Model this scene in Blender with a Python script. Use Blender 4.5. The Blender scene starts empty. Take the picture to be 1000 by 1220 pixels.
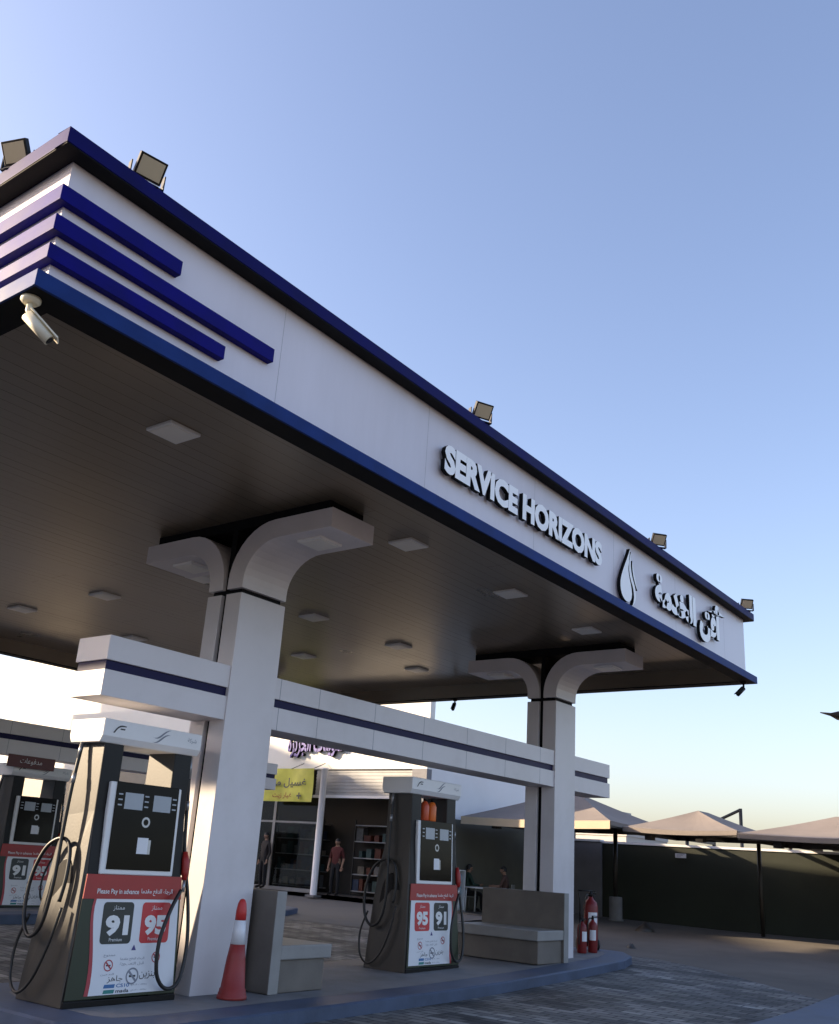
import bpy, bmesh, math, random
from mathutils import Vector, Matrix, Euler
random.seed(7)
S = bpy.context.scene
R = math.radians

# ------------------------------------------------------------------ camera
def view_axes(yaw, pitch, roll):
    y, p, r = R(yaw), R(pitch), R(roll)
    F = Vector((math.cos(p)*math.cos(y), math.cos(p)*math.sin(y), math.sin(p)))
    R0 = Vector((math.sin(y), -math.cos(y), 0)); U0 = R0.cross(F)
    return math.cos(r)*R0+math.sin(r)*U0, -math.sin(r)*R0+math.cos(r)*U0, F
rt, up, fw = view_axes(37.632, 19.138, 3.779)
cd = bpy.data.cameras.new('camera'); cam = bpy.data.objects.new('camera', cd)
S.collection.objects.link(cam); S.camera = cam
M = Matrix((rt, up, -fw)).transposed().to_4x4(); M.translation = Vector((-2.943, -5.974, 1.7))
cam.matrix_world = M
cd.sensor_fit = 'HORIZONTAL'; cd.sensor_width = 36; cd.lens = 1127.5/1000*36
cd.shift_x = -0.0023; cd.shift_y = 0.0259
cd.clip_start = .05; cd.clip_end = 3000

# ------------------------------------------------------------------ light
SUN_AZ, SUN_EL = 122, 18.9
w = bpy.data.worlds.new('World'); S.world = w; w.use_nodes = True
nt = w.node_tree; bg = nt.nodes['Background']
sky = nt.nodes.new('ShaderNodeTexSky'); sky.sky_type = 'NISHITA'; sky.sun_disc = False
sky.sun_elevation = R(SUN_EL); sky.sun_rotation = R(90-SUN_AZ)
sky.air_density = 1.0; sky.dust_density = 2.5; sky.ozone_density = 0.5
tn = nt.nodes.new('ShaderNodeMixRGB'); tn.blend_type = 'MULTIPLY'; tn.inputs[0].default_value = 1; tn.inputs[2].default_value = (1.01, .97, 1.085, 1)
nt.links.new(sky.outputs[0], tn.inputs[1]); nt.links.new(tn.outputs[0], bg.inputs[0]); bg.inputs[1].default_value = 0.13
sl = bpy.data.lights.new('sun', 'SUN'); sl.energy = 5.0; sl.angle = R(1.0); sl.color = (1, .79, .54)
so = bpy.data.objects.new('sun', sl); S.collection.objects.link(so)
sd = Vector((math.cos(R(SUN_EL))*math.cos(R(SUN_AZ)), math.cos(R(SUN_EL))*math.sin(R(SUN_AZ)), math.sin(R(SUN_EL))))
so.rotation_euler = (-sd).to_track_quat('-Z', 'Y').to_euler(); so.location = sd*60
vs = S.view_settings
S.display_settings.display_device = 'sRGB'
vs.view_transform = 'Standard'; vs.look = 'None'; vs.gamma = 1; vs.exposure = 1.33
S.cycles.max_bounces = 8; S.cycles.diffuse_bounces = 5

# ------------------------------------------------------------------ materials
MATS = {}
def mat(name, col, rough=.5, metal=0., var=.08, scale=3., bump=0., bscale=40., spec=.5, coat=0., dirt=0., stretch=(1, 1, 1)):
    if name in MATS: return MATS[name]
    m = bpy.data.materials.new(name); m.use_nodes = True; MATS[name] = m
    t = m.node_tree; b = t.nodes['Principled BSDF']; L = t.links.new
    b.inputs['Roughness'].default_value = rough; b.inputs['Metallic'].default_value = metal
    b.inputs['Specular IOR Level'].default_value = spec; b.inputs['Coat Weight'].default_value = coat
    b.inputs['Coat Roughness'].default_value = .25
    tc = t.nodes.new('ShaderNodeTexCoord'); mp = t.nodes.new('ShaderNodeMapping'); mp.inputs['Scale'].default_value = stretch
    L(tc.outputs['Object'], mp.inputs[0])
    n = t.nodes.new('ShaderNodeTexNoise'); n.inputs['Scale'].default_value = scale; n.inputs['Detail'].default_value = 6
    L(mp.outputs[0], n.inputs['Vector'])
    cr = t.nodes.new('ShaderNodeValToRGB'); c = Vector(col)
    cr.color_ramp.elements[0].position = .3; cr.color_ramp.elements[1].position = .72
    cr.color_ramp.elements[0].color = (*[max(0, x*(1-var)) for x in c], 1)
    cr.color_ramp.elements[1].color = (*[min(1, x*(1+var)) for x in c], 1)
    L(n.outputs[0], cr.inputs[0])
    out = cr.outputs[0]
    if dirt:
        n2 = t.nodes.new('ShaderNodeTexNoise'); n2.inputs['Scale'].default_value = scale*.35; n2.inputs['Detail'].default_value = 9; n2.inputs['Roughness'].default_value = .7
        L(mp.outputs[0], n2.inputs['Vector'])
        r2 = t.nodes.new('ShaderNodeValToRGB'); r2.color_ramp.elements[0].position = .48; r2.color_ramp.elements[1].position = .75
        mx = t.nodes.new('ShaderNodeMixRGB'); mx.blend_type = 'MULTIPLY'
        mm = t.nodes.new('ShaderNodeMath'); mm.operation = 'MULTIPLY'; mm.inputs[1].default_value = dirt
        L(n2.outputs[0], r2.inputs[0]); L(r2.outputs[0], mm.inputs[0]); L(mm.outputs[0], mx.inputs[0])
        L(out, mx.inputs[1]); mx.inputs[2].default_value = (.42, .37, .3, 1); out = mx.outputs[0]
    L(out, b.inputs['Base Color'])
    rr = t.nodes.new('ShaderNodeMapRange'); rr.inputs[3].default_value = max(0, rough-.08); rr.inputs[4].default_value = min(1, rough+.1)
    L(n.outputs[0], rr.inputs[0]); L(rr.outputs[0], b.inputs['Roughness'])
    if bump:
        nb = t.nodes.new('ShaderNodeTexNoise'); nb.inputs['Scale'].default_value = bscale; nb.inputs['Detail'].default_value = 4
        L(mp.outputs[0], nb.inputs['Vector'])
        bp = t.nodes.new('ShaderNodeBump'); bp.inputs['Strength'].default_value = bump; bp.inputs['Distance'].default_value = .01
        L(nb.outputs[0], bp.inputs['Height']); L(bp.outputs[0], b.inputs['Normal'])
    return m

def glow(name, col, k):
    m = bpy.data.materials.new(name); m.use_nodes = True; b = m.node_tree.nodes['Principled BSDF']
    b.inputs['Emission Color'].default_value = (*col, 1); b.inputs['Emission Strength'].default_value = k
    b.inputs['Base Color'].default_value = (*col, 1); return m

WHITE = mat('white_paint', (.78, .77, .76), .35, var=.03, dirt=.12)
PANEL = mat('pale_composite_panel', (.68, .645, .655), .38, metal=.0, var=.05, scale=1.2, dirt=.28)
FASC = mat('fascia_panel', (.70, .66, .70), .35, var=.04, scale=1.2, dirt=.22, stretch=(1, 1, .18))
BLUE = mat('ultramarine_paint', (.003, .001, .145), .5, var=.2, coat=.0, spec=.1)
TRIMB = mat('trim_blue_paint', (.012, .035, .16), .55, var=.2, spec=.1)
NAVY = mat('navy_paint', (.003, .002, .085), .5, var=.2, spec=.1)
BLACK = mat('black_plastic', (.006, .005, .005), .42, var=.2, dirt=.0, spec=.25)
DARKSIDE = mat('black_painted_steel', (.017, .013, .008), .48, var=.35, spec=.75, bump=.06)
RUBBER = mat('black_rubber', (.014, .013, .012), .45, var=.2)
DARK = mat('dark_recess', (.006, .006, .007), .7, spec=.15)
STRIPE = mat('navy_stripe', (.010, .008, .055), .45, var=.1, spec=.15)
RED = mat('signal_red', (.36, .018, .014), .4, var=.08, dirt=.1)
CONE = mat('cone_red', (.30, .035, .03), .5, var=.1, dirt=.35, scale=6)
BKGREEN = mat('dark_green', (.014, .024, .008), .4, var=.2)
GLASS = mat('dark_glass', (.004, .003, .003), .14, var=.1, spec=.09)
LCD = mat('lcd_grey', (.33, .36, .40), .25, var=.08)
STEEL = mat('steel_grey', (.36, .36, .37), .35, metal=.7, var=.1)
CONC = mat('island_concrete', (.20, .20, .205), .75, var=.12, dirt=.5, bump=.25, bscale=60)
KERB = mat('kerb_blue', (.062, .085, .14), .55, var=.18, dirt=.5, bump=.3, bscale=30)
LAMP = mat('lamp_diffuser', (.82, .80, .74), .35, var=.02)
LENS = mat('flood_lens', (.52, .43, .29), .25, var=.08)
BENCH = mat('bench_vinyl', (.15, .13, .11), .55, var=.15, dirt=.25, bump=.15, bscale=18)
BENCHL = mat('bench_slab', (.28, .27, .255), .5, var=.12, dirt=.25, bump=.1)
CANVAS_SUNLIT = mat('canvas_sunlit_tone', (.55, .46, .33), .8, var=.08, scale=.8, dirt=.2)  # lighter copy of the carport canvas, sunlight put into the colour
CANVAS = mat('carport_canvas', (.215, .185, .165), .8, var=.12, scale=.8, dirt=.3)  # same cloth darkened to its shaded tone
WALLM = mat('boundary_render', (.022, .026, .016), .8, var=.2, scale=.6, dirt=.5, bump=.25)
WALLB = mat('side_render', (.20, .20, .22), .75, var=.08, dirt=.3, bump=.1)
RENDW = mat('white_render', (.80, .78, .72), .7, var=.04, scale=.5)
SKIN = mat('skin', (.30, .17, .11), .55); HAIR = mat('hair', (.012, .01, .009), .5)
INK = mat('ink', (.02, .02, .025), .5); INKW = mat('white_ink', (.8, .79, .77), .5); INKG = mat('grey_ink', (.22, .23, .27), .5)
LETTER = mat('letter_white', (.93, .92, .90), .3, var=.02)
LABEL = mat('label_white', (.76, .76, .78), .4, var=.02, dirt=.06)
BOXB = mat('badge_black', (.02, .025, .022), .4); BOXR = mat('badge_red', (.55, .03, .035), .4)
INKB = mat('ink_blue', (.05, .16, .36), .5); INKT = mat('ink_teal', (.03, .22, .20), .5)
INKR = mat('ink_red', (.42, .05, .06), .5)

SOFF = mat('soffit_metal', (.285, .24, .185), .30, metal=.6, var=.08, scale=.6, spec=.5)

def paver_mat():
    m = mat('interlocking_pavers', (.2, .2, .2), .7)
    t = m.node_tree; b = t.nodes['Principled BSDF']; L = t.links.new
    tc = t.nodes.new('ShaderNodeTexCoord'); mp = t.nodes.new('ShaderNodeMapping'); mp.inputs['Rotation'].default_value = (0, 0, R(90))
    L(tc.outputs['Object'], mp.inputs[0])
    br = t.nodes.new('ShaderNodeTexBrick'); L(mp.outputs[0], br.inputs['Vector'])
    br.inputs['Scale'].default_value = 1; br.inputs['Brick Width'].default_value = .30; br.inputs['Row Height'].default_value = .17
    br.inputs['Mortar Size'].default_value = .012; br.inputs['Mortar Smooth'].default_value = .3; br.offset = .5
    br.inputs['Color1'].default_value = (.23, .225, .215, 1); br.inputs['Color2'].default_value = (.085, .085, .09, 1)
    br.inputs['Mortar'].default_value = (.02, .019, .018, 1); br.inputs['Bias'].default_value = .0
    n = t.nodes.new('ShaderNodeTexNoise'); n.inputs['Scale'].default_value = .9; n.inputs['Detail'].default_value = 9; L(tc.outputs['Object'], n.inputs['Vector'])
    rp = t.nodes.new('ShaderNodeValToRGB'); rp.color_ramp.elements[0].position = .3; rp.color_ramp.elements[0].color = (.5, .47, .42, 1); rp.color_ramp.elements[1].position = .7; rp.color_ramp.elements[1].color = (1.1, 1.1, 1.1, 1)
    L(n.outputs[0], rp.inputs[0])
    mx = t.nodes.new('ShaderNodeMixRGB'); mx.blend_type = 'MULTIPLY'; mx.inputs[0].default_value = 1
    L(br.outputs[0], mx.inputs[1]); L(rp.outputs[0], mx.inputs[2])
    ns = t.nodes.new('ShaderNodeTexNoise'); ns.inputs['Scale'].default_value = 1.7; ns.inputs['Detail'].default_value = 3; L(tc.outputs['Object'], ns.inputs['Vector'])
    rs = t.nodes.new('ShaderNodeValToRGB'); rs.color_ramp.elements[0].position = .62; rs.color_ramp.elements[0].color = (1, 1, 1, 1); rs.color_ramp.elements[1].position = .72; rs.color_ramp.elements[1].color = (.4, .38, .36, 1); L(ns.outputs[0], rs.inputs[0])
    m4 = t.nodes.new('ShaderNodeMixRGB'); m4.blend_type = 'MULTIPLY'; m4.inputs[0].default_value = .8; L(mx.outputs[0], m4.inputs[1]); L(rs.outputs[0], m4.inputs[2]); b2 = t.nodes.new('ShaderNodeTexBrick'); L(mp.outputs[0], b2.inputs['Vector'])      # lighter and darker pavers laid in a stepped pattern
    b2.inputs['Scale'].default_value = 1; b2.inputs['Brick Width'].default_value = .84; b2.inputs['Row Height'].default_value = .51; b2.inputs['Mortar Size'].default_value = 0; b2.offset = .5
    b2.inputs['Color1'].default_value = (1.7, 1.7, 1.68, 1); b2.inputs['Color2'].default_value = (.30, .30, .31, 1)
    m5 = t.nodes.new('ShaderNodeMixRGB'); m5.blend_type = 'MULTIPLY'; m5.inputs[0].default_value = .85; L(m4.outputs[0], m5.inputs[1]); L(b2.outputs[0], m5.inputs[2]); L(m5.outputs[0], b.inputs['Base Color'])
    n3 = t.nodes.new('ShaderNodeTexNoise'); n3.inputs['Scale'].default_value = 60; L(tc.outputs['Object'], n3.inputs['Vector'])
    mh = t.nodes.new('ShaderNodeMath'); mh.operation = 'MULTIPLY_ADD'; mh.inputs[1].default_value = -1.0; L(br.outputs['Fac'], mh.inputs[0])
    m3 = t.nodes.new('ShaderNodeMath'); m3.operation = 'MULTIPLY'; m3.inputs[1].default_value = .35; L(n3.outputs[0], m3.inputs[0]); L(m3.outputs[0], mh.inputs[2])
    bp = t.nodes.new('ShaderNodeBump'); bp.inputs['Strength'].default_value = .8; bp.inputs['Distance'].default_value = .012
    L(mh.outputs[0], bp.inputs['Height']); L(bp.outputs[0], b.inputs['Normal'])
    return m
PAVER = paver_mat()
YARD = mat('yard_concrete', (.115, .10, .085), .85, var=.25, scale=.5, dirt=.6, bump=.5, bscale=25)
APRON = mat('apron_concrete', (.125, .12, .115), .8, var=.1, scale=.6, dirt=.4, bump=.3)

# ------------------------------------------------------------------ mesh helpers
class MB:
    def __init__(s): s.v = []; s.f = []; s.m = []; s.mats = []; s.sm = []
    def mi(s, m):
        if m not in s.mats: s.mats.append(m)
        return s.mats.index(m)
    def add(s, vs, fs, m, smooth=False):
        o = len(s.v); s.v += [tuple(x) for x in vs]; k = s.mi(m)
        for f in fs: s.f.append([o+i for i in f]); s.m.append(k); s.sm.append(smooth)
    def box(s, x0, x1, y0, y1, z0, z1, m, T=None):
        v = [(x0, y0, z0), (x1, y0, z0), (x1, y1, z0), (x0, y1, z0), (x0, y0, z1), (x1, y0, z1), (x1, y1, z1), (x0, y1, z1)]
        if T: v = [T @ Vector(p) for p in v]
        s.add(v, [(0, 3, 2, 1), (4, 5, 6, 7), (0, 1, 5, 4), (1, 2, 6, 5), (2, 3, 7, 6), (3, 0, 4, 7)], m); return s
    def prism(s, pts, axis, a, b, m, m2=None, T=None):
        """pts: 2D outline; axis 'x': pts are (y,z); 'y': (x,z); 'z': (x,y). extruded a..b"""
        def p3(p, c):
            q = {'x': (c, p[0], p[1]), 'y': (p[0], c, p[1]), 'z': (p[0], p[1], c)}[axis]
            return tuple(T @ Vector(q)) if T else q
        n = len(pts); v = [p3(p, a) for p in pts]+[p3(p, b) for p in pts]
        s.add(v, [list(range(n))[::-1], list(range(n, 2*n))], m)
        s.add(v, [(i, (i+1) % n, n+(i+1) % n, n+i) for i in range(n)], m2 or m); return s
    def tube(s, path, r, m, n=10, caps=True):
        P = [Vector(p) for p in path]; rr = r if isinstance(r, (list, tuple)) else [r]*len(P)
        vs = []; prev = None
        for i, p in enumerate(P):
            d = (P[min(i+1, len(P)-1)]-P[max(i-1, 0)]).normalized()
            if prev is None:
                a = Vector((0, 0, 1)) if abs(d.z) < .9 else Vector((1, 0, 0)); u = d.cross(a).normalized()
            else: u = (prev-d*prev.dot(d)).normalized()
            prev = u; w_ = d.cross(u)
            for k in range(n):
                t = 2*math.pi*k/n; vs.append(p+(u*math.cos(t)+w_*math.sin(t))*rr[i])
        fs = [(i*n+k, i*n+(k+1) % n, (i+1)*n+(k+1) % n, (i+1)*n+k) for i in range(len(P)-1) for k in range(n)]
        s.add(vs, fs, m, True)
        if caps: s.add(vs[:n], [list(range(n))[::-1]], m); s.add(vs[-n:], [list(range(n))], m)
        return s
    def lathe(s, prof, m, c=(0, 0, 0), n=24, T=None):
        vs = []
        for r, z in prof:
            for k in range(n):
                t = 2*math.pi*k/n; q = Vector((c[0]+r*math.cos(t), c[1]+r*math.sin(t), c[2]+z)); vs.append(T @ q if T else q)
        L_ = len(prof)
        fs = [(i*n+k, i*n+(k+1) % n, (i+1)*n+(k+1) % n, (i+1)*n+k) for i in range(L_-1) for k in range(n)]
        s.add(vs, fs, m, True); s.add(vs[:n], [list(range(n))[::-1]], m); s.add(vs[-n:], [list(range(n))], m); return s
    def build(s, name, parent=None, bevel=0, loc=None):
        me = bpy.data.meshes.new(name); me.from_pydata(s.v, [], s.f)
        for m in s.mats: me.materials.append(m)
        me.polygons.foreach_set('material_index', s.m); me.polygons.foreach_set('use_smooth', s.sm); me.update()
        bm = bmesh.new(); bm.from_mesh(me); bmesh.ops.remove_doubles(bm, verts=bm.verts, dist=1e-6)
        bmesh.ops.recalc_face_normals(bm, faces=bm.faces); bm.to_mesh(me); bm.free()
        o = bpy.data.objects.new(name, me); S.collection.objects.link(o)
        if parent: o.parent = parent
        if loc: o.location = loc
        if bevel:
            b = o.modifiers.new('bevel', 'BEVEL'); b.width = bevel; b.segments = 2; b.limit_method = 'ANGLE'; b.angle_limit = R(40)
        return o

def smooth_path(pts, n=6):
    P = [Vector(p) for p in pts]; out = []
    for i in range(len(P)-1):
        a, b, c, d = P[max(i-1, 0)], P[i], P[i+1], P[min(i+2, len(P)-1)]
        for k in range(n):
            t = k/n; out.append(.5*((2*b)+(c-a)*t+(2*a-5*b+4*c-d)*t*t+(-a+3*b-3*c+d)*t**3))
    out.append(P[-1]); return out

def thing(name, label, cat, loc=(0, 0, 0), rz=0, group=None):
    o = bpy.data.objects.new(name, None); S.collection.objects.link(o); o.location = loc; o.rotation_euler = (0, 0, rz)
    o.empty_display_size = .2
    return tag(o, label, cat, group)
def tag(o, label=None, cat=None, group=None, kind=None):
    if label: o['label'] = label
    if cat: o['category'] = cat
    if group: o['group'] = group
    if kind: o['kind'] = kind
    return o
def dup(o, loc, rz=None, label=None, parent=None, sc=None):
    c = o.copy(); S.collection.objects.link(c)
    if parent: c.parent = parent
    if loc is not None: c.location = loc
    if rz is not None: c.rotation_euler = (0, 0, rz)
    if label: c['label'] = label
    if sc: c.scale = sc
    for ch in [q for q in S.collection.objects if q.parent == o]: dup(ch, None, None, None, c)
    return c

AR = {'ا': (0xFE8D, 2), 'أ': (0xFE83, 2), 'ب': (0xFE8F, 4), 'ة': (0xFE93, 2), 'ت': (0xFE95, 4), 'ج': (0xFE9D, 4), 'ح': (0xFEA1, 4), 'خ': (0xFEA5, 4),
      'د': (0xFEA9, 2), 'ر': (0xFEAD, 2), 'ز': (0xFEAF, 2), 'س': (0xFEB1, 4), 'ش': (0xFEB5, 4), 'ط': (0xFEC1, 4), 'ع': (0xFEC9, 4), 'غ': (0xFECD, 4),
      'ف': (0xFED1, 4), 'ق': (0xFED5, 4), 'ك': (0xFED9, 4), 'ل': (0xFEDD, 4), 'م': (0xFEE1, 4), 'ن': (0xFEE5, 4), 'ه': (0xFEE9, 4), 'و': (0xFEED, 2), 'ي': (0xFEF1, 4)}
def arabic(t):
    out = []
    for wd in t.split(' '):
        g = []
        for i, ch in enumerate(wd):
            if ch not in AR: g.append(ch); continue
            c, n = AR[ch]; pj = i > 0 and AR.get(wd[i-1], (0, 0))[1] == 4; nj = n == 4 and i < len(wd)-1 and wd[i+1] in AR
            g.append(chr(c+(3 if pj and nj else 2 if nj else 1 if pj else 0)))
        out.append(''.join(g[::-1]))
    return ' '.join(out[::-1])

def text(mb, s, x, z, y, size, m, side=None, ext=0., bold=0., width=None, height=None, align='LEFT', slant=0., T=None, back=False):
    """text standing in the XZ plane, read from -Y, lower left (or centre) at (x, z), front face at y"""
    c = bpy.data.curves.new('text', 'FONT'); c.body = s; c.size = 1; c.extrude = 0; c.offset = bold; c.resolution_u = 3; c.shear = slant
    o = bpy.data.objects.new('text', c); S.collection.objects.link(o); bpy.context.view_layer.update()
    me = o.to_mesh(); vs = [v.co.copy() for v in me.vertices]; fs = [list(p.vertices) for p in me.polygons]
    o.to_mesh_clear(); bpy.data.objects.remove(o); bpy.data.curves.remove(c)
    if not vs: return
    x0 = min(v.x for v in vs); x1 = max(v.x for v in vs); y0 = min(v.y for v in vs); y1 = max(v.y for v in vs)
    if height is not None: size = height/(y1-y0)
    sx = size if width is None else width/(x1-x0); sz = size
    if height is not None or width is not None:
        by = y0
    else: by = 0
    W = (x1-x0)*sx; off = 0 if align == 'LEFT' else -W/2
    def P(v, yy):
        q = Vector((x+off+(v.x-x0)*sx, yy, z+(v.y-by)*sz)); return T @ q if T else q
    mb.add([P(v, y) for v in vs], fs, m)
    if ext:
        bm = bmesh.new(); bv = [bm.verts.new(P(v, y+.0005)) for v in vs]
        for f in fs:
            try: bm.faces.new([bv[i] for i in f])
            except ValueError: pass
        bmesh.ops.remove_doubles(bm, verts=bm.verts, dist=1e-5)
        be = [(e.verts[0].co.copy(), e.verts[1].co.copy()) for e in bm.edges if len(e.link_faces) == 1]; bm.free()
        d = (T.to_3x3() @ Vector((0, ext, 0))) if T else Vector((0, ext, 0))
        for a, b in be: mb.add([a, b, b+d, a+d], [(0, 1, 2, 3)], side or m)

def H(x, y): return .018*max(0, min(x, 30)-8.5)+.025*min(max(0, y-5), 8)

def drape(name, poly, off, m, kind='structure'):
    bm = bmesh.new(); bm.faces.new([bm.verts.new((x, y, 0)) for x, y in poly])
    for ax, c in (('x', 8.5), ('x', 30), ('y', 5), ('y', 13)):
        bmesh.ops.bisect_plane(bm, geom=bm.verts[:]+bm.edges[:]+bm.faces[:], plane_co=(c, 0, 0) if ax == 'x' else (0, c, 0), plane_no=(1, 0, 0) if ax == 'x' else (0, 1, 0))
    for v in bm.verts: v.co.z = H(v.co.x, v.co.y)+off
    bmesh.ops.recalc_face_normals(bm, faces=bm.faces)
    if bm.faces[0].normal.z < 0: bmesh.ops.reverse_faces(bm, faces=bm.faces)
    me = bpy.data.meshes.new(name); bm.to_mesh(me); bm.free(); me.materials.append(m)
    o = bpy.data.objects.new(name, me); S.collection.objects.link(o); o['kind'] = kind; return o

# ------------------------------------------------------------------ ground
drape('ground', [(-600, -600), (900, -600), (900, 900), (-600, 900)], 0, YARD)
drape('forecourt_paving', [(-40, -30), (9.6, -6.1), (13.53, -1.65), (15.9, 1.0), (16.9, 2.6), (17, 4.5), (16.4, 8), (14.6, 10.4), (14, 26), (-40, 26)], .004, PAVER)
ap = MB(); ap.add([(15.15, 8.6, H(15.15, 8.6)+.01), (20.5, 8.6, .42), (20.5, 11.3, .58), (20.5, 34, .58), (14.2, 34, H(14.2, 34)+.01), (14.2, 11, H(14.2, 11)+.01)], [(0, 1, 2, 3, 4, 5)], APRON)
tag(ap.build('shop_apron'), kind='structure')

def island(front, back, base, paint=True):
    top = front+back[::-1]; n = len(top)
    def off(poly, d):
        out = []; c = Vector((sum(p[0] for p in poly)/n, sum(p[1] for p in poly)/n))
        for i, p in enumerate(poly):
            a = Vector(poly[i-1]); q = Vector(p); b = Vector(poly[(i+1) % n]); t = ((q-a).normalized()+(b-q).normalized()).normalized()
            out.append(tuple(q+Vector((-t.y, t.x))*d))
        return out
    inner = off(top, .5)
    z = lambda p: H(*p)+base
    m = MB()
    V = [(p[0], p[1], H(*p)-.05) for p in top]+[(p[0], p[1], z(p)-.02) for p in top]
    b2 = off(top, .03); V += [(p[0], p[1], z(p)) for p in b2]+[(p[0], p[1], z(p)) for p in inner]
    f = []
    for k in range(3):
        f += [(k*n+i, k*n+(i+1) % n, (k+1)*n+(i+1) % n, (k+1)*n+i) for i in range(n)]
    m.add(V, f, KERB)
    tag(m.build('kerb'), kind='structure')
    m = MB(); m.add([(p[0], p[1], z(p)+.001) for p in inner], [list(range(n))], CONC)
    o = m.build('pump_island'); bm = bmesh.new(); bm.from_mesh(o.data); bmesh.ops.triangulate(bm, faces=bm.faces); bm.to_mesh(o.data); bm.free()
    tag(o, kind='structure')
island([(2.75, 2.2), (3.0, 1.75), (3.6, 1.55), (5, 1.6), (8.45, 1.76), (9.75, 1.8), (12.04, 1.92), (14.5, 2.15), (15.37, 2.41), (15.95, 2.85)],
       [(2.75, 3.7), (3.0, 4.3), (3.6, 4.6), (5, 4.65), (8.45, 4.65), (9.75, 4.65), (12.04, 4.65), (14.5, 4.5), (15.3, 4.2), (16.0, 3.6)], .15)
island([(2.9, 11.6), (3.2, 11.3), (6, 11.2), (15, 11.2), (15.8, 11.6)], [(2.9, 13.3), (3.2, 13.6), (6, 13.7), (15, 13.7), (15.8, 13.2)], .15)
kb = MB(); kb.prism([(5, -1.9), (11.0, -1.85), (13.76, -1.66), (14.5, -2.0), (14.8, -2.9), (14.4, -3.8), (13.7, -4.2), (5, -4.3), (4.4, -3.1)], 'z', -.05, .19, KERB)
tag(kb.build('kerb', bevel=.03), kind='structure')

# ------------------------------------------------------------------ canopy
LX, WY = 16.15, 14.15; SZ = 5.82
can = thing('station_canopy', 'large flat white petrol station canopy with blue edging and raised lettering', 'canopy', (0, 0, 0))
b = MB(); i0 = .285
nb = 68; wb = (WY-2*i0)/nb                # narrow metal boards with open joints, none of them quite level
for k in range(nb):
    y0 = i0+k*wb; za, zb = random.uniform(0, .0018), random.uniform(0, .0018)
    xm = i0+random.choice((5.2, 7.8, 10.4)); 
    for xa, xb in ((i0, xm-.002), (xm+.002, LX-i0)):
        b.add([(xa, y0, SZ+za), (xb, y0, SZ+za), (xb, y0+wb-.0035, SZ+zb), (xa, y0+wb-.0035, SZ+zb)], [(0, 1, 2, 3)], SOFF)
b.box(i0, LX-i0, i0, WY-i0, SZ+.02, SZ+.06, DARK); b.build('soffit', can)
def ring(mb, o, t, z0, z1, m):
    a, c, e, d = o, LX-o, o, WY-o
    mb.box(a, c, e, e+t, z0, z1, m); mb.box(a, c, d-t, d, z0, z1, m); mb.box(a, a+t, e+t, d-t, z0, z1, m); mb.box(c-t, c, e+t, d-t, z0, z1, m)
f = MB(); ring(f, .17, .10, 5.64, 6.80, FASC)
f.build('fascia_panel', can)
t = MB(); ring(t, 0, .02, 5.50, 5.64, TRIMB); ring(t, .02, .15, 5.62, 5.638, TRIMB); t.build('lower_trim', can, .004)
t = MB(); ring(t, .02, .264, 5.502, 5.52, DARK); ring(t, .272, .012, 5.522, SZ-.001, SOFF); t.build('trim_underside', can)
c = MB(); ring(c, 0, .16, 6.80, 6.94, NAVY); ring(c, .16, .18, 6.81, 6.90, DARK); ring(c, .005, .15, 6.785, 6.799, DARK); c.build('cornice', can, .004)
r = MB(); r.box(.34, LX-.34, .34, WY-.34, 6.80, 6.86, STEEL); r.build('roof_deck', can)
for x1, y1, z0, z1 in ((1.28, 1.28, 6.36, 6.5), (2.45, 2.45, 6.085, 6.225), (1.87, 1.87, 5.83, 5.96)):
    s = MB(); s.prism([(.09, .09), (x1, .09), (x1, .168), (.168, .168), (.168, y1), (.09, y1)], 'z', z0, z1, BLUE); s.build('corner_stripe', can, .004)
for x in (2.6, 5.02, 7.5, 9.95, 12.4, 14.8): q = MB(); q.box(x, x+.006, .1695, .172, 5.65, 6.79, mat('seam_grey', (.40, .385, .40), .6)); q.build('panel_seam', can)
tx = MB(); text(tx, 'SERVICE HORIZONS', 5.25, 6.02, .07,   .5, LETTER, DARK, .06, .055, width=4.1, height=.37); tx.build('english_lettering', can)
tx = MB(); text(tx, arabic('أفق الخدمة'), 11.3, 5.80, .07, .5, LETTER, DARK, .06, .062, width=3.3, height=.84); tx.build('arabic_lettering', can)
def drop(sc):
    L = []
    for k in range(25):
        u = k/24; a = math.pi*u
        L.append((-.19*math.sin(a)**1.0*(1-u)**.0*(.25+.75*u if u < .7 else (.775)) , u))
    return L
def bez(p0, p1, p2, p3, n=10):
    return [tuple((1-t)**3*Vector(p0)+3*(1-t)**2*t*Vector(p1)+3*(1-t)*t*t*Vector(p2)+t**3*Vector(p3)) for t in [i/n for i in range(n+1)]]
def emblem(mb, x, z, s, y, m, side, d):
    A = bez((.10, 1.0), (-.02, .7), (-.24, .42), (-.22, .22))+bez((-.22, .22), (-.2, -.06), (.14, -.08), (.15, .18))[1:]+bez((.15, .18), (.14, .4), (-.02, .5), (.06, .72), 8)[1:]
    B = bez((.13, .95), (.02, .62), (.06, .5), (.17, .34))+bez((.17, .34), (.24, .2), (.22, .06), (.16, -.02))[1:]+bez((.16, -.02), (.30, .06), (.31, .25), (.22, .40))[1:]+bez((.22, .40), (.12, .56), (.1, .66), (.13, .95), 8)[1:-1]
    C_ = bez((.17, .80), (.15, .6), (.22, .45), (.33, .30))+bez((.33, .30), (.27, .5), (.2, .62), (.17, .80), 6)[1:-1]
    for Q in (A, B, C_): mb.prism([(x+p[0]*s*1.25, z+p[1]*s) for p in Q], 'y', y, y+d, m, side)
tx = MB(); emblem(tx, 10.25, 5.72, .90, .08, LETTER, DARK, .06); tx.build('flame_emblem', can)

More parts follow.
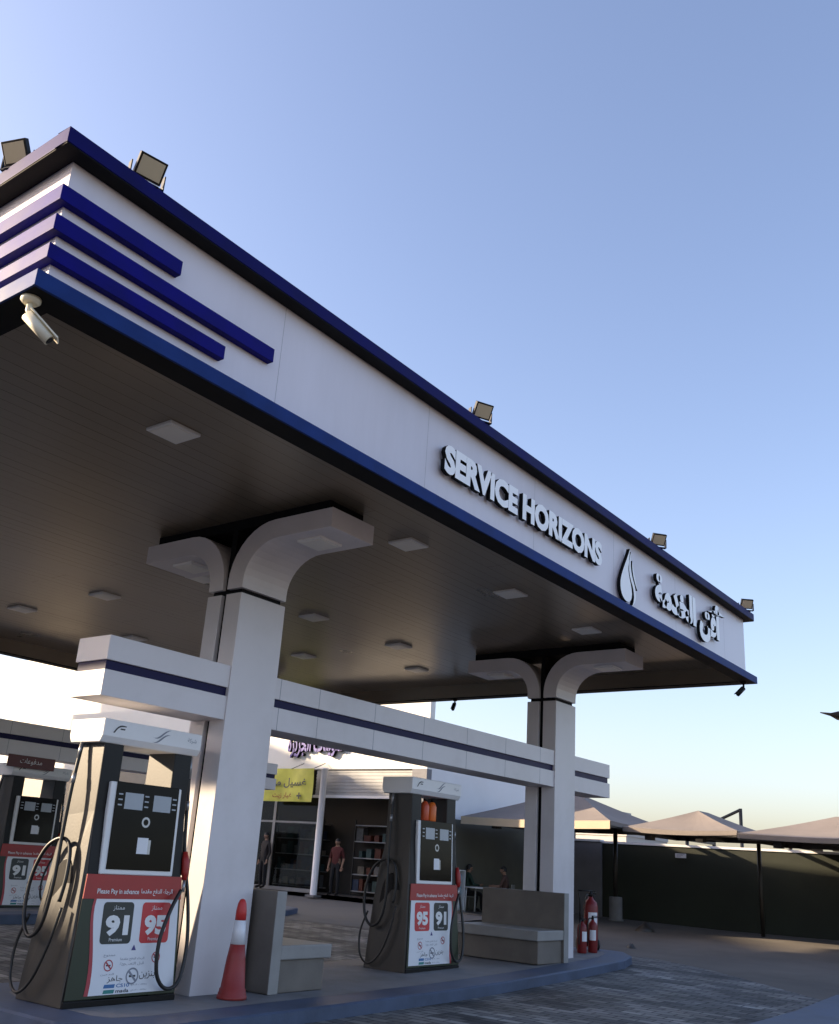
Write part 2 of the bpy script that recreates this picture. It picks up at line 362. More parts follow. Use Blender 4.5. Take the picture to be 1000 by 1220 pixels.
# ------------------------------------------------------------------ columns and beams
def column(label, x, y, zb, z0=0):
    o = thing('support_column', label, 'column', (x, y, zb), 0, 'canopy columns with curved arms'); hz = lambda z: z-zb
    W = .79; k = z0
    fr = MB(); fr.box(0, W, 0, .28, 0, hz(4.78), PANEL); fr.build('front_shaft', o, .006)
    bk = MB(); bk.box(0, W, .37, .63, 0, hz(4.78), PANEL); bk.build('back_shaft', o, .006)
    cr = MB(); cr.box(.06, W-.06, .28, .37, 0, hz(5.67), DARK); cr.box(.05, W-.05, .05, .58, hz(4.78), hz(4.845), DARK); cr.build('dark_core', o)
    cr = MB(); cr.box(.08, W-.08, -1.3, 1.94, hz(5.681), hz(SZ), DARK); cr.build('riser', o)
    for sgn in (-1, 1):
        n = 9; th = .25
        if sgn < 0: y0, yc = 0., .28
        else: y0, yc = .63, .37
        # lower curve from (y0, 4.845) to arm underside, upper curve from (yc, 4.845)
        low = [(y0+sgn*.56*(1-math.cos(a)), 4.93+.50*math.sin(a)) for a in [math.pi/2*i/n for i in range(n+1)]]
        upc = [(yc+sgn*.74*(1-math.cos(a)), 4.93+.75*math.sin(a)) for a in [math.pi/2*i/n for i in range(n+1)]]
        ye = y0+sgn*1.43
        prof = [(y0, 4.845)]+low+[(ye, 5.43), (ye, 5.68)]+upc[::-1]+[(yc, 4.845)]
        a = MB(); a.prism([(p[0], hz(p[1])) for p in prof], 'x', 0, W, PANEL); ob = a.build('curved_arm', o, .004)
    return o
column('pale canopy column beside the red traffic cone', 4.86, 2.84, .15)
column('pale canopy column with grey bench and red fire extinguishers at its foot', 13.03, 2.84, .15+H(13.4, 3))
column('pale canopy column on the rear pump island', 4.86, 12.4, .15+H(5, 12.4))
column('pale canopy column at the far end of the rear pump island, seen behind the front column', 13.03, 12.4, .15+H(13.4, 12.4))
for i, (y, z, lab) in enumerate(((2.86, 0, 'long pale horizontal beam with navy stripe crossing both front columns'), (12.42, .08, 'pale horizontal beam with navy stripe above the rear pump'))):
    o = thing('cross_beam', lab, 'beam', (3.1, y, 3.178+z), 0, 'striped beams over the pump islands')
    Lb = 12.27
    u = MB(); u.box(0, Lb, 0, .57, .39, .66, PANEL); 
    u.build('upper_panel', o, .005)
    u = MB(); u.box(0, Lb, 0, .57, 0, .285, PANEL); u.build('lower_panel', o, .005)
    u = MB(); u.box(.02, Lb-.04, .03, .54, .285, .39, STRIPE); u.build('stripe', o)
    for x in (2.65, 3.4, 4.6, 5.8, 7.0, 8.2, 9.4):
        for za_, zb_ in ((.39, .66), (0, .285)): j = MB(); j.box(x, x+.008, -.001, .02, za_, zb_, INKG); j.build('panel_joint', o)
sg = thing('red_sign', 'dark red sign with white lettering hung under the rear beam', 'sign', (7.75, 12.36, 3.02))
m_ = MB(); m_.box(0, 1.05, 0, .05, 0, .24, mat('maroon', (.10, .012, .012), .4)); m_.build('sign_board', sg)
m_ = MB(); text(m_, arabic('مدفوعات'), .25, .06, -.004, .2, INKW, width=.5, height=.13); m_.build('lettering', sg)

# ------------------------------------------------------------------ ceiling lights
LG = 'square lights on the canopy ceiling'
lp = None; KL = (SZ-1.7)/(5.5-1.7)
spots = [(2.2, 1.1, 'square ceiling light nearest the canopy corner camera'), (5.95, 1.08, 'square ceiling light just right of the front column arm'), (8.43, 1.08, 'square ceiling light in the front row below the word SERVICE'),
         (10.84, 1.08, 'square ceiling light in the front row above the far column arm'), (14.6, 1.3, 'square ceiling light in the dark corner beyond the far column'),
         (8.35, 4.9, 'square ceiling light in the second row, middle of three right of the front column'), (10.65, 4.87, 'square ceiling light in the second row, nearest the far column'), (5.85, 4.85, 'square ceiling light half hidden behind the rear arm of the front column'),
         (10.69, 7.33, 'square ceiling light in the third row seen right of the front column'), (5.86, 7.24, 'square ceiling light in the third row left of the front column'),
         (5.79, 9.54, 'square ceiling light at the left picture edge, in the fourth row'), (8.19, 9.52, 'square ceiling light just above the left end of the front beam'), (8.2, 13.0, 'square ceiling light close to the back edge of the canopy'), (12.6, 5.9, 'square ceiling light beside the hanging camera at the back')]
for x, y, lab in spots:
    x, y = -2.943+(x+2.943)*KL, -5.974+(y+5.974)*KL
    if lp is None:
        lp = thing('ceiling_light', lab, 'ceiling light', (x, y, SZ), 0, LG)
        q = MB(); q.box(-.2, .2, -.2, .2, -.035, 0, WHITE); q.build('frame', lp, .006)
        q = MB(); q.box(-.17, .17, -.17, .17, -.042, -.034, LAMP); q.build('diffuser', lp)
    else: dup(lp, (x, y, SZ), 0, lab)
for x, y, lab in ((5.25, 1.95, 'square light under the front arm of the nearer column'), (5.25, 4.35, 'square light under the rear arm of the nearer column'), (13.42, 1.95, 'square light under the front arm of the far column'), (13.42, 4.35, 'square light under the rear arm of the far column')):
    dup(lp, (x, y, 5.43), 0, lab)

# ------------------------------------------------------------------ floodlights and cameras
def flood(x, y, z, rz, lab, src=None, tilt=25):
    if src: return dup(src, (x, y, z), rz, lab)
    o = thing('floodlight', lab, 'floodlight', (x, y, z), rz, 'floodlights along the canopy roof edge')
    T = Matrix.Translation((0, -.05, .13)) @ Matrix.Rotation(R(tilt+8), 4, 'X') @ Matrix.Scale(.76, 4)
    q = MB(); q.box(-.16, .16, -.035, .03, -.13, .13, BLACK, T)
    for k in range(7): q.box(-.13+k*.04, -.12+k*.04, .03, .055, -.1, .1, BLACK, T)
    q.build('housing', o, .006)
    q = MB(); q.box(-.135, .135, -.039, -.034, -.105, .105, LENS, T); q.build('lens', o)
    q = MB(); q.box(-.156, -.146, -.03, .03, 0, .15, BLACK); q.box(.146, .156, -.03, .03, 0, .15, BLACK); q.box(-.156, .156, -.03, .03, 0, .012, BLACK); q.box(-.1, .1, -.05, .10, -.012, .0, BLACK); q.build('bracket', o)
    return o
fl = flood(.76, .06, 6.945, R(-12), 'black floodlight on the front roof edge nearest the canopy corner')
flood(5.93, .06, 6.95, R(-25), 'black floodlight on the roof edge just left of the word SERVICE', fl)
flood(11.4, .06, 6.95, R(-40), 'black floodlight on the roof edge above the Arabic lettering', fl)
flood(15.85, .06, 6.95, R(-50), 'black floodlight at the far right end of the roof edge', fl)
flood(.06, .84, 6.945, R(-70), 'black floodlight on the side roof edge cut by the left picture border', fl)
def cctv(x, y, z, rz, lab, m, s=1.):
    o = thing('security_camera', lab, 'security camera', (x, y, z), rz, 'security cameras under the canopy edge')
    q = MB(); q.lathe([(.065*s, 0), (.065*s, -.02*s), (.045*s, -.04*s)], m); q.build('ceiling_mount', o)
    q = MB(); q.tube([(0, 0, -.03*s), (.0, .0, -.09*s), (.03*s, 0, -.13*s)], .02*s, m); q.build('stem', o)
    T = Matrix.Translation((.05*s, 0, -.17*s)) @ Matrix.Rotation(R(42), 4, 'Y')
    q = MB(); q.tube([T @ Vector((-.07*s, 0, 0)), T @ Vector((.15*s, 0, 0))], .04*s, m, 14); q.box(-.08*s, .18*s, -.045*s, .045*s, .036*s, .046*s, m, T); q.build('camera_body', o)
    q = MB(); q.tube([T @ Vector((.151*s, 0, 0)), T @ Vector((.154*s, 0, 0))], .03*s, GLASS, 14); q.build('lens', o)
CAMW = mat('camera_cream', (.66, .62, .5), .4)
cctv(.1, .2, 5.50, R(-35), 'cream bullet camera hanging at the near canopy corner', CAMW, 1.15)
cctv(15.98, 7.25, 5.5, R(200), 'small dark camera hanging from the far end of the canopy ceiling', BLACK, 1.0)
cctv(15.9, .2, 5.50, R(150), 'small dark camera hanging at the far front canopy corner', BLACK, 1.0)

# ------------------------------------------------------------------ fuel pumps
def nosmoke(mb, x, z, r, y):
    n = 24; P = [(x+r*math.cos(2*math.pi*i/n), z+r*math.sin(2*math.pi*i/n)) for i in range(n)]; Q = [(x+.8*r*math.cos(2*math.pi*i/n), z+.8*r*math.sin(2*math.pi*i/n)) for i in range(n)]
    v = [(p[0], y, p[1]) for p in P]+[(p[0], y, p[1]) for p in Q]
    mb.add(v, [(i, (i+1) % n, n+(i+1) % n, n+i) for i in range(n)], INKR if r < .06 else INKG)
    d = r*.62; k = r*.1
    mb.add([(x-d-k, y-.0005, z+d-k), (x-d+k, y-.0005, z+d+k), (x+d+k, y-.0005, z-d+k), (x+d-k, y-.0005, z-d-k)], [(0, 1, 2, 3)], INKR if r < .06 else INKG)
    mb.add([(x-.5*r, y-.0003, z-.12*r), (x+.5*r, y-.0003, z-.12*r), (x+.5*r, y-.0003, z+.12*r), (x-.5*r, y-.0003, z+.12*r)], [(0, 1, 2, 3)], INK)
def rrect(x0, x1, z0, z1, r, n=4):
    P = []
    for cx, cz, a0 in ((x1-r, z1-r, 0), (x0+r, z1-r, 90), (x0+r, z0+r, 180), (x1-r, z0+r, 270)):
        P += [(cx+r*math.cos(R(a0+90*i/n)), cz+r*math.sin(R(a0+90*i/n))) for i in range(n+1)]
    return P
def swoosh(mb, x, z, s, y, m):
    for k in range(2):
        P = bez((-.5, -.12-.1*k), (-.1, -.3-.05*k), (.05, .3), (.55, .3-.12*k), 8)+bez((.55, .3-.12*k), (.1, .2), (.0, -.36-.05*k), (-.5, -.12-.1*k), 8)[1:-1]
        mb.add([(x+p[0]*s, y, z+(p[1]-.12*k)*s) for p in P], [list(range(len(P)))], m)

def pump(label, loc, mirror=False):
    o = thing('fuel_pump', label, 'fuel pump', loc, 0, 'petrol pumps on the islands')
    # cheeks (side cabinets that run up as pillars and carry the sign box)
    prof = [(-.385, 0), (.385, 0), (.385, .25), (.36, .9), (.31, 1.45), (.22, 1.80), (.215, 2.56), (-.25, 2.56), (-.27, 1.85), (-.33, 1.2)]
    for s, nm in ((-1, 'side_cabinet'), (1, 'side_cabinet')):
        c = MB(); xi, xo0, xo1 = .35*s, .70*s, .60*s
        n = len(prof)
        xo = lambda z: xo0+(xo1-xo0)*min(1, z/1.3)
        V = [(xi, p[0], p[1]) for p in prof]+[(xo(p[1]), p[0], p[1]) for p in prof]
        c.add(V, [list(range(n)), list(range(n, 2*n))[::-1]], DARKSIDE)
        c.add(V, [(i, (i+1) % n, n+(i+1) % n, n+i) for i in range(n)], BLACK)
        # recessed oval panel on the outer face
        ov = [(.02+.2*math.cos(t)*(1 if math.sin(t) > 0 else 1.05), .95+.42*math.sin(t)) for t in [2*math.pi*i/20 for i in range(20)]]
        c.prism(ov, 'x', (xo(.95)+.012)*1 if s > 0 else xo(.95)-.012, xo(.95)-.05*s, BLACK)
        c.build(nm, o, .01)
        st = MB(); xs = xo(1.6)+.004*s; st.box(min(xs, xs-.01*s), max(xs, xs-.01*s), -.06, .0, 1.55, 1.61, LABEL); st.build('sticker', o)
    # body between
    c = MB(); c.prism([(-.34, .06), (.34, .06), (.32, 1.1), (.24, 1.24), (-.30, 1.24)], 'x', -.35, .35, BLACK); c.build('cabinet', o)
    p = MB(); p.box(-.69, .69, -.40, .40, 0, .06, BLACK); p.build('plinth', o, .006)
    # lower front panel leaning back slightly
    lean = math.atan(.055/1.0); T = Matrix.Translation((0, -.40, .07)) @ Matrix.Rotation(-lean, 4, 'X')
    c = MB(); c.prism([(-.68, 0), (.68, 0), (.615, 1.16), (-.615, 1.16)], 'y', 0, .05, BKGREEN, BLACK, T); c.build('front_panel', o, .004)
    mx = -1 if mirror else 1
    lb = MB(); y = -.004
    edge = bez((-.46, .93), (-.52, .7), (-.36, .4), (-.42, .03), 10)
    rim = [(q[0]-.028-.02*i/10, q[1]) for i, q in enumerate(edge)]
    R_ = .60
    poly = [(mx*q[0], q[1]) for q in edge]+[(mx*(R_+.045), .03), (mx*R_, .93)]
    lb.add([T @ Vector((p_[0], y, p_[1])) for p_ in poly], [list(range(len(poly)))], LABEL)
    rp = [(mx*q[0], q[1]) for q in rim]+[(mx*q[0], q[1]) for q in edge[::-1]]
    lb.add([T @ Vector((p_[0], y+.001, p_[1])) for p_ in rp], [list(range(len(rp)))], INKR)
    cx = .07 if not mirror else -.07
    y2 = -.006; y3 = -.0085
    nums = [('91', BOXB, 'Premium'), ('95', BOXR, 'Premium')]
    if mirror: nums = nums[::-1]
    for k, (nn, bm_, sub) in enumerate(nums):
        bx = cx-.245 if k == 0 else cx+.245
        pr = rrect(bx-.19, bx+.19, .50, .90, .04)
        lb.add([T @ Vector((q[0], y2, q[1])) for q in pr], [list(range(len(pr)))], bm_)
        text(lb, nn, bx, .575, y3, .3, INKW, bold=.055, width=.29, height=.20, align='C', T=T)
        text(lb, arabic('ممتاز'), bx, .815, y3, .1, INKW, width=.14, height=.055, align='C', T=T)
        text(lb, sub, bx, .525, y3, .05, INKW, width=.16, height=.032, align='C', T=T)
    # small drop, pictograms and text lines
    lb.add([T @ Vector(q) for q in ((cx-.03, y2, .435), (cx+.03, y2, .435), (cx, y2, .49))], [(0, 1, 2)], mat('ink_violet', (.06, .05, .2), .5))
    t2 = MB(); nosmoke(t2, cx-.29, .30, .055, y2); nosmoke(t2, cx+.30, .36, .055, y2); nosmoke(t2, cx+.02, .19, .08, y2)
    lb.add([T @ Vector(q) for q in t2.v], [], INKG)
    o0 = len(lb.v)-len(t2.v)
    for f_, k_ in zip(t2.f, t2.m): lb.f.append([o0+i for i in f_]); lb.m.append(lb.mi(t2.mats[k_])); lb.sm.append(False)
    text(lb, arabic('ممنوع'), cx-.29, .375, y2, .04, INKG, width=.14, height=.028, align='C', T=T)
    text(lb, arabic('التدخين'), cx-.29, .205, y2, .04, INKG, width=.16, height=.024, align='C', T=T)
    for k in range(2): text(lb, arabic('الرجاء الدفع مقدما' if k == 0 else 'قبل التعبئة'), cx+.0, .335-.045*k, y2, .04, INKG, width=.30, height=.034, align='C', T=T)
    text(lb, arabic('بنزين'), cx+.21, .155, y2, .04, INK, width=.2, height=.075, align='C', T=T)
    text(lb, arabic('جاهز'), cx-.19, .135, y2, .04, INK, width=.19, height=.07, align='C', T=T)
    for k, (cl, tt) in enumerate(((INKB, 'CS10'), (INKT, 'mada'))):
        z_ = .085-.05*k+.005; lb.add([T @ Vector((cx-.32+i, y2, z_+j)) for i, j in ((0, 0), (.13, 0), (.14, .034), (.01, .034))], [(0, 1, 2, 3)], cl)
        text(lb, tt, cx-.165, z_+.002, y2, .05, INKB if k == 0 else INK, bold=.02, width=.16, height=.034, T=T)
        text(lb, arabic('الدفع الالكتروني' if 0 else 'بطاقات الدفع'), cx+.02, z_+.006, y2, .03, INKG, width=.2, height=.02, T=T)
    lb.build('label', o)
    rb = MB(); T2 = T
    rb.prism([(-.628, .93), (.628, .93), (.612, 1.165), (-.612, 1.165)], 'y', -.010, .0, RED, None, T2)
    text(rb, 'Please Pay in advance', -.47, .965, -.0125, .05, INKW, bold=.012, width=.52, height=.062, T=T2)
    text(rb, arabic('الرجاء الدفع مقدما'), .08, .965, -.0125, .05, INKW, bold=.01, width=.42, height=.07, T=T2)
    rb.build('red_band', o)
    # display head
    d = MB(); T3 = Matrix.Translation((0, -.345, 1.235)) @ Matrix.Rotation(-R(2.5), 4, 'X')
    d.box(-.475, .475, 0, .38, 0, .93, WHITE, T3); dh = d.build('display_head', o, .012)
    d = MB(); d.box(-.405, .43, -.012, .002, .05, .935, GLASS, T3); gl = d.build('screen_panel', o, .003)
    q = MB()
    for x0 in (-.29, .09):
        q.add([T3 @ Vector(p_) for p_ in ((x0, -.0135, .66), (x0+.24, -.0135, .66), (x0+.24, -.0135, .83), (x0, -.0135, .83))], [(0, 1, 2, 3)], LCD)
    for x0 in (-.375, -.03, .35):
        for k in range(3): q.add([T3 @ Vector(p_) for p_ in ((x0, -.0135, .69+.055*k), (x0+.055, -.0135, .69+.055*k), (x0+.055, -.0135, .705+.055*k), (x0, -.0135, .705+.055*k))], [(0, 1, 2, 3)], LCD)
    q.build('readout', gl)
    q = MB(); ring_ = [(.055*math.cos(2*math.pi*i/20), .055*math.sin(2*math.pi*i/20)) for i in range(20)]
    n = 20; v = [T3 @ Vector((.02+p_[0], -.014, .54+p_[1])) for p_ in ring_]+[T3 @ Vector((.02+p_[0]*.6, -.014, .54+p_[1]*.6)) for p_ in ring_]
    q.add(v, [(i, (i+1) % n, n+(i+1) % n, n+i) for i in range(n)], STEEL); q.build('lock_ring', gl)
    q = MB(); q.box(-.06, .08, -.016, -.011, .215, .38, LABEL, T3); q.box(.08, .115, -.016, -.011, .215, .36, STEEL, T3); q.build('receipt_slot', gl)
    # sign box on top
    h = MB(); pr = [(-.30, 2.62), (-.26, 2.55), (.26, 2.55), (.30, 2.62), (.30, 2.80), (-.30, 2.80)]
    h.prism(pr, 'x', -.68, .67, WHITE); hd = h.build('sign_box', o, .012)
    h = MB(); y4 = -.3035
    P = bez((-.56, 2.66), (-.5, 2.76), (-.47, 2.75), (-.40, 2.745), 6)+bez((-.40, 2.735), (-.47, 2.735), (-.5, 2.73), (-.54, 2.66), 6)
    h.add([(p_[0], y4, p_[1]) for p_ in P], [list(range(len(P)))], INK)
    h.add([(x_, y4, z_) for x_, z_ in ((-.47, 2.715), (-.41, 2.715), (-.415, 2.70), (-.475, 2.70))], [(0, 1, 2, 3)], INK)
    h.build('brand_mark', hd); h = MB(); swoosh(h, .08, 2.715, .24, y4, INKG); h.build('emblem', hd); h = MB(); text(h, arabic('شركة'), .46, 2.68, y4, .05, INKG, width=.13, height=.06)
    h.build('header_lettering', hd)
    # hoses: x is the side, sampled as smooth tubes
    for s in (-1, 1):
        if s < 0:
            pth = [(-.655, .08, 2.5), (-.70, .06, 2.1), (-.72, .05, 1.6), (-.745, .02, 1.1), (-.76, .08, .72), (-.77, .25, .60), (-.765, .40, .78), (-.75, .42, 1.15), (-.72, .30, 1.45), (-.69, .10, 1.56), (-.68, -.06, 1.48), (-.70, -.12, 1.2), (-.72, -.10, .95)]
            low = [(-.73, .36, .8), (-.76, .46, .5), (-.78, .42, .2), (-.79, .25, .08), (-.78, .05, .22), (-.76, -.10, .55), (-.72, -.16, .9)]
            q = MB(); q.tube(smooth_path(pth), .0205, RUBBER, 10); q.build('hose', o); q = MB(); q.tube(smooth_path(low), .015, RUBBER, 10); q.build('hose', o)
            q = MB(); q.tube([(-.655, .08, 2.55), (-.672, .08, 2.38)], .021, STEEL); q.build('hose_fitting', o); q = MB(); q.tube([(-.69, .065, 2.22), (-.70, .06, 2.12)], .024, STEEL); q.build('hose_fitting', o)
        else:
            pth = [(.64, -.18, 2.5), (.67, -.2, 2.0), (.69, -.24, 1.5), (.76, -.32, 1.0), (.76, -.40, .55), (.66, -.46, .2), (.48, -.48, .13), (.33, -.485, .28), (.31, -.48, .6), (.42, -.46, .9), (.56, -.42, 1.1)]
            q = MB(); q.tube(smooth_path(pth), .0205, RUBBER, 10); q.build('hose', o)
            q = MB(); q.tube([(.64, -.18, 2.55), (.655, -.19, 2.3)], .022, STEEL); q.build('hose_fitting', o); q = MB(); q.tube([(.667, -.2, 2.05), (.672, -.205, 1.95)], .024, STEEL); q.build('hose_fitting', o)
    # holster and red nozzle on the right cheek
    q = MB(); q.box(.60, .68, -.24, -.02, 1.3, 1.72, BLACK); q.build('nozzle_holder', o, .01)
    q = MB(); q.tube([(.65, -.30, 1.5), (.655, -.32, 1.4), (.66, -.33, 1.28), (.655, -.34, 1.2)], [.025, .045, .042, .025], RED, 12); q.tube([(.655, -.34, 1.2), (.64, -.36, 1.08)], .018, STEEL); q.box(.64, .675, -.29, -.23, 1.25, 1.45, RED)
    q.build('nozzle', o)
    return o
pump('white-headed fuel pump in front of the nearer column, its side lit by the sun', (3.88, 3.14, .15))
pump('dark fuel pump between the two grey benches, its 95 badge left of its 91', (9.83, 3.5, .16), True)
pump('fuel pump on the rear island, dim, at the left picture edge', (8.62, 12.75, .15+H(8, 12.6)-.03))

# ------------------------------------------------------------------ things on the front island
o = thing('traffic_cone', 'faded red traffic cone with one white band against the column foot', 'traffic cone', (5.17, 2.5, .155))
q = MB(); q.lathe([(.165, 0), (.165, .03), (.155, .035), (.155, .06), (.148, .065), (.145, .10), (.135, .105), (.105, .40), (.08, .56)], CONE)
q.lathe([(.062, .80), (.06, .90), (.048, .98), (.03, 1.02), (.012, 1.03)], mat('cone_tip_red', (.55, .035, .03), .45)); q.build('cone_body', o)
q = MB(); q.lathe([(.082, .555), (.062, .805)], LABEL); q.build('white_band', o)

def bench(lab, loc, sgn):
    o = thing('bench', lab, 'bench', loc, 0, 'grey benches beside the columns')
    X = lambda a, b_: (min(a*sgn, b_*sgn), max(a*sgn, b_*sgn))
    q = MB(); q.box(*X(0, .16), 0, 1.7, 0.0, 1.12, BENCH); q.build('backrest', o, .012)
    q = MB(); q.box(*X(.16, .98), .04, 1.66, 0, .36, BENCH); q.build('base', o, .01)
    q = MB(); q.box(*X(.16, 1.06), .0, 1.7, .36, .52, BENCHL); q.build('seat', o, .015)
    q = MB(); q.box(*X(.002, .16), -.006, .004, .0, 1.12, BENCHL); q.build('end_panel', o, .003)
    return o
bench('grey upholstered bench with high back right of the traffic cone', (5.72, 2.5, .155), 1)
bench('grey upholstered bench with its back against the far column', (12.98, 2.5, .155+H(12.6, 3)), -1)

def extinguisher(lab, loc, r, h, rz=0, trolley=False):
    o = thing('fire_extinguisher', lab, 'fire extinguisher', loc, rz, 'fire extinguishers behind the far column')
    z0 = .08 if trolley else 0
    RD = mat('extinguisher_red', (.19, .010, .009), .4, dirt=.2)
    q = MB(); q.lathe([(r*.92, z0), (r, z0+.02), (r, z0+h*.72), (r*.86, z0+h*.8), (r*.4, z0+h*.86), (r*.3, z0+h*.9)], RD); q.build('cylinder', o)
    q = MB(); q.lathe([(r*.28, z0+h*.9), (r*.28, z0+h*.96), (r*.15, z0+h)], BLACK); q.box(-.02, .12, -.012, .012, z0+h*.95, z0+h*.975, BLACK); q.box(-.02, .1, -.012, .012, z0+h*.99, z0+h*1.01, BLACK); q.build('valve', o)
    q = MB(); q.tube(smooth_path([(-.02, 0, z0+h*.93), (-r*.9, -r*.5, z0+h*.9), (-r*1.25, -r*.5, z0+h*.55), (-r*1.15, -r*.4, z0+h*.25)]), .012, RUBBER); q.build('hose', o)
    q = MB(); n = 8; V = [((r+.002)*math.cos(R(-130+80*i/n)), (r+.002)*math.sin(R(-130+80*i/n)), z0+h*(.34+.28*k)) for k in range(2) for i in range(n+1)]
    q.add(V, [(i, i+1, n+2+i, n+1+i) for i in range(n)], LABEL, True); q.build('label', o)
    if trolley:
        q = MB()
        for s in (-1, 1): q.tube([(s*r*1.1, r*.9, .1), (s*r*1.1, r*1.2, h*.9), (s*r*1.1, r*1.9, h*1.08)], .013, BLACK)
        q.tube([(-r*1.1, r*1.9, h*1.08), (r*1.1, r*1.9, h*1.08)], .013, BLACK); q.build('trolley_frame', o)
        for s in (-1, 1): q = MB(); q.tube([(s*r*1.2, r*.9, .11), (s*r*1.5, r*.9, .11)], .11, RUBBER, 18); q.build('wheel', o)
    return o
zi = .15+H(15, 3.4)
extinguisher('large red wheeled fire extinguisher with white label at the island end', (15.5, 3.35, zi), .145, 1.02, R(-40), True)
extinguisher('slim red fire extinguisher half hidden by the far column', (14.75, 3.15, zi), .09, .62, R(-20))
extinguisher('dark red fire extinguisher standing between column and wheeled unit', (15.1, 3.1, zi), .09, .66, R(-60))
o = thing('hose_cabinet', 'dim red pump cabinet with gauges standing behind the far column', 'cabinet', (14.9, 3.75, zi))
q = MB(); q.box(-.2, .2, -.15, .15, 0, 1.25, mat('dark_red', (.14, .02, .02), .45, dirt=.3)); q.build('housing', o, .02)
q = MB()
for z in (1.12, .98, .84): q = MB(); q.tube([(.08, -.15, z), (.08, -.165, z)], .045, LABEL, 14); q.build('gauge', o)
q = MB(); q.tube(smooth_path([(.19, -.1, 1.0), (.3, -.15, .8), (.28, -.15, .3), (.12, -.17, .25)]), .02, RUBBER); q.build('hose', o)
for k, (x, col, lab) in enumerate(((9.72, (.6, .08, .02), 'red plastic bottle behind the display of the middle pump'), (9.92, (.75, .16, .02), 'orange plastic bottle behind the display of the middle pump'))):
    o = thing('bottle', lab, 'bottle', (x, 3.36, 2.335), 0, 'bottles on the middle pump')
    mm = mat('bottle_%s' % ('red', 'orange')[k], col, .35)
    q = MB(); q.lathe([(.07, 0), (.075, .02), (.075, .22), (.05, .28), (.025, .30)], mm); q.build('container', o)
    q = MB(); q.lathe([(.03, .30), (.03, .34)], BLACK); q.build('cap', o)

# ------------------------------------------------------------------ shop
SX = 20.5; FZ = .58
shop = thing('shop_building', 'long white shop building with dark open fronts behind the pumps', 'building', (SX, 11.3, FZ))
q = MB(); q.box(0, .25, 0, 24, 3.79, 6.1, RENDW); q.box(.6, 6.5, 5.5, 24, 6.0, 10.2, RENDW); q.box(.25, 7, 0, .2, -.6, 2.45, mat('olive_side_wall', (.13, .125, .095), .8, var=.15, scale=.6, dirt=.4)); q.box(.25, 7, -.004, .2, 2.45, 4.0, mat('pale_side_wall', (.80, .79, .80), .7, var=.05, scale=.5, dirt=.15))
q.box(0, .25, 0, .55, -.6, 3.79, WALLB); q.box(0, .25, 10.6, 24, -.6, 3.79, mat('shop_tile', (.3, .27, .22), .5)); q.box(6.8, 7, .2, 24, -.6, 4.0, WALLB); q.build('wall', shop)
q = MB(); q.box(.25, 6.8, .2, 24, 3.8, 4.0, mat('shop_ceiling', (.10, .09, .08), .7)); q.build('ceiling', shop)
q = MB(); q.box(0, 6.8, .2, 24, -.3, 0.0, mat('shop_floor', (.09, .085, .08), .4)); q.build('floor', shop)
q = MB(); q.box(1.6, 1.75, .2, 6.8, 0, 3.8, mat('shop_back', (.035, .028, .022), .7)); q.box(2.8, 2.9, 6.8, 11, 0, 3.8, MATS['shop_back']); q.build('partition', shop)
q = MB()
for k in range(16): q.box(.06+.012*(k % 2), .09+.012*(k % 2), .56, 4.5, 2.98+k*.051, 3.03+k*.051, mat('shutter', (.34, .34, .34), .5))
q.box(.03, .12, .55, 4.55, 2.90, 2.98, WHITE); q.build('roller_shutter', shop)
q = MB(); text(q, arabic('تموينات الجزيرة'), 0, 0, 0, 1, mat('violet_letters', (.04, .025, .26), .45), DARK, .12, .02, width=2.5, height=.8, T=Matrix.Translation((-.15, 5.75, 4.16)) @ Matrix.Rotation(R(-90), 4, 'Z')); q.build('lettering', shop)
PANE = bpy.data.materials.new('window_glass'); PANE.use_nodes = True
pb = PANE.node_tree.nodes['Principled BSDF']; pb.inputs['Transmission Weight'].default_value = 1; pb.inputs['Roughness'].default_value = .02; pb.inputs['IOR'].default_value = 1.45; pb.inputs['Base Color'].default_value = (.35, .38, .36, 1)
for k in range(3):
    y0_ = 4.55+k*2.0; q = MB()
    for a_, b_, c_, d_ in ((y0_, y0_+.06, 0, 3.0), (y0_+1.94, y0_+2.0, 0, 3.0), (y0_+.06, y0_+1.94, 0, .1), (y0_+.06, y0_+1.94, 2.92, 3.0), (y0_+.06, y0_+1.94, 2.1, 2.16)): q.box(.38, .46, a_, b_, c_, d_, STEEL)
    wf = q.build('shop_window', shop); q = MB(); q.box(.41, .42, y0_+.06, y0_+1.94, .1, 2.92, PANE); q.build('pane', wf)
# shelving and goods in the open front
GOODS = [mat('goods_%s' % n, c, .5, var=.3, scale=9) for n, c in (('teal', (.04, .08, .08)), ('grey', (.12, .12, .12)), ('rust', (.10, .025, .012)), ('blue', (.025, .04, .08)), ('cream', (.15, .13, .1)))]
def shelf(lab, y0, y1):
    o = thing('shelving_unit', lab, 'shelf', (SX+1.15, y0, FZ), 0, 'shelves of goods inside the shop')
    q = MB(); L_ = y1-y0
    for k in range(5): q = MB(); q.box(0, .4, 0, L_, .12+.5*k, .15+.5*k, STEEL); q.build('shelf_board', o)
    q = MB()
    for yy in (0, L_/2, L_): q = MB(); q.box(0, .04, yy-.02, yy+.02, 0, 2.3, DARKSIDE); q.build('upright', o)
    q = MB()
    for k in range(4):
        y = .05
        while y < L_-.2:
            w_ = random.uniform(.1, .3); hh = random.uniform(.15, .4)
            q.box(.05, .3, y, y+w_, .152+.5*k, .152+.5*k+hh, random.choice(GOODS)); y += w_+random.uniform(.02, .2)
    ob = q.build('goods', o); tag(ob, kind='stuff')
shelf('shelves of mixed goods right of the standing man', 12.1, 14.9)
shelf('shelves in the dark bay under the yellow banner', 16.3, 18.4)
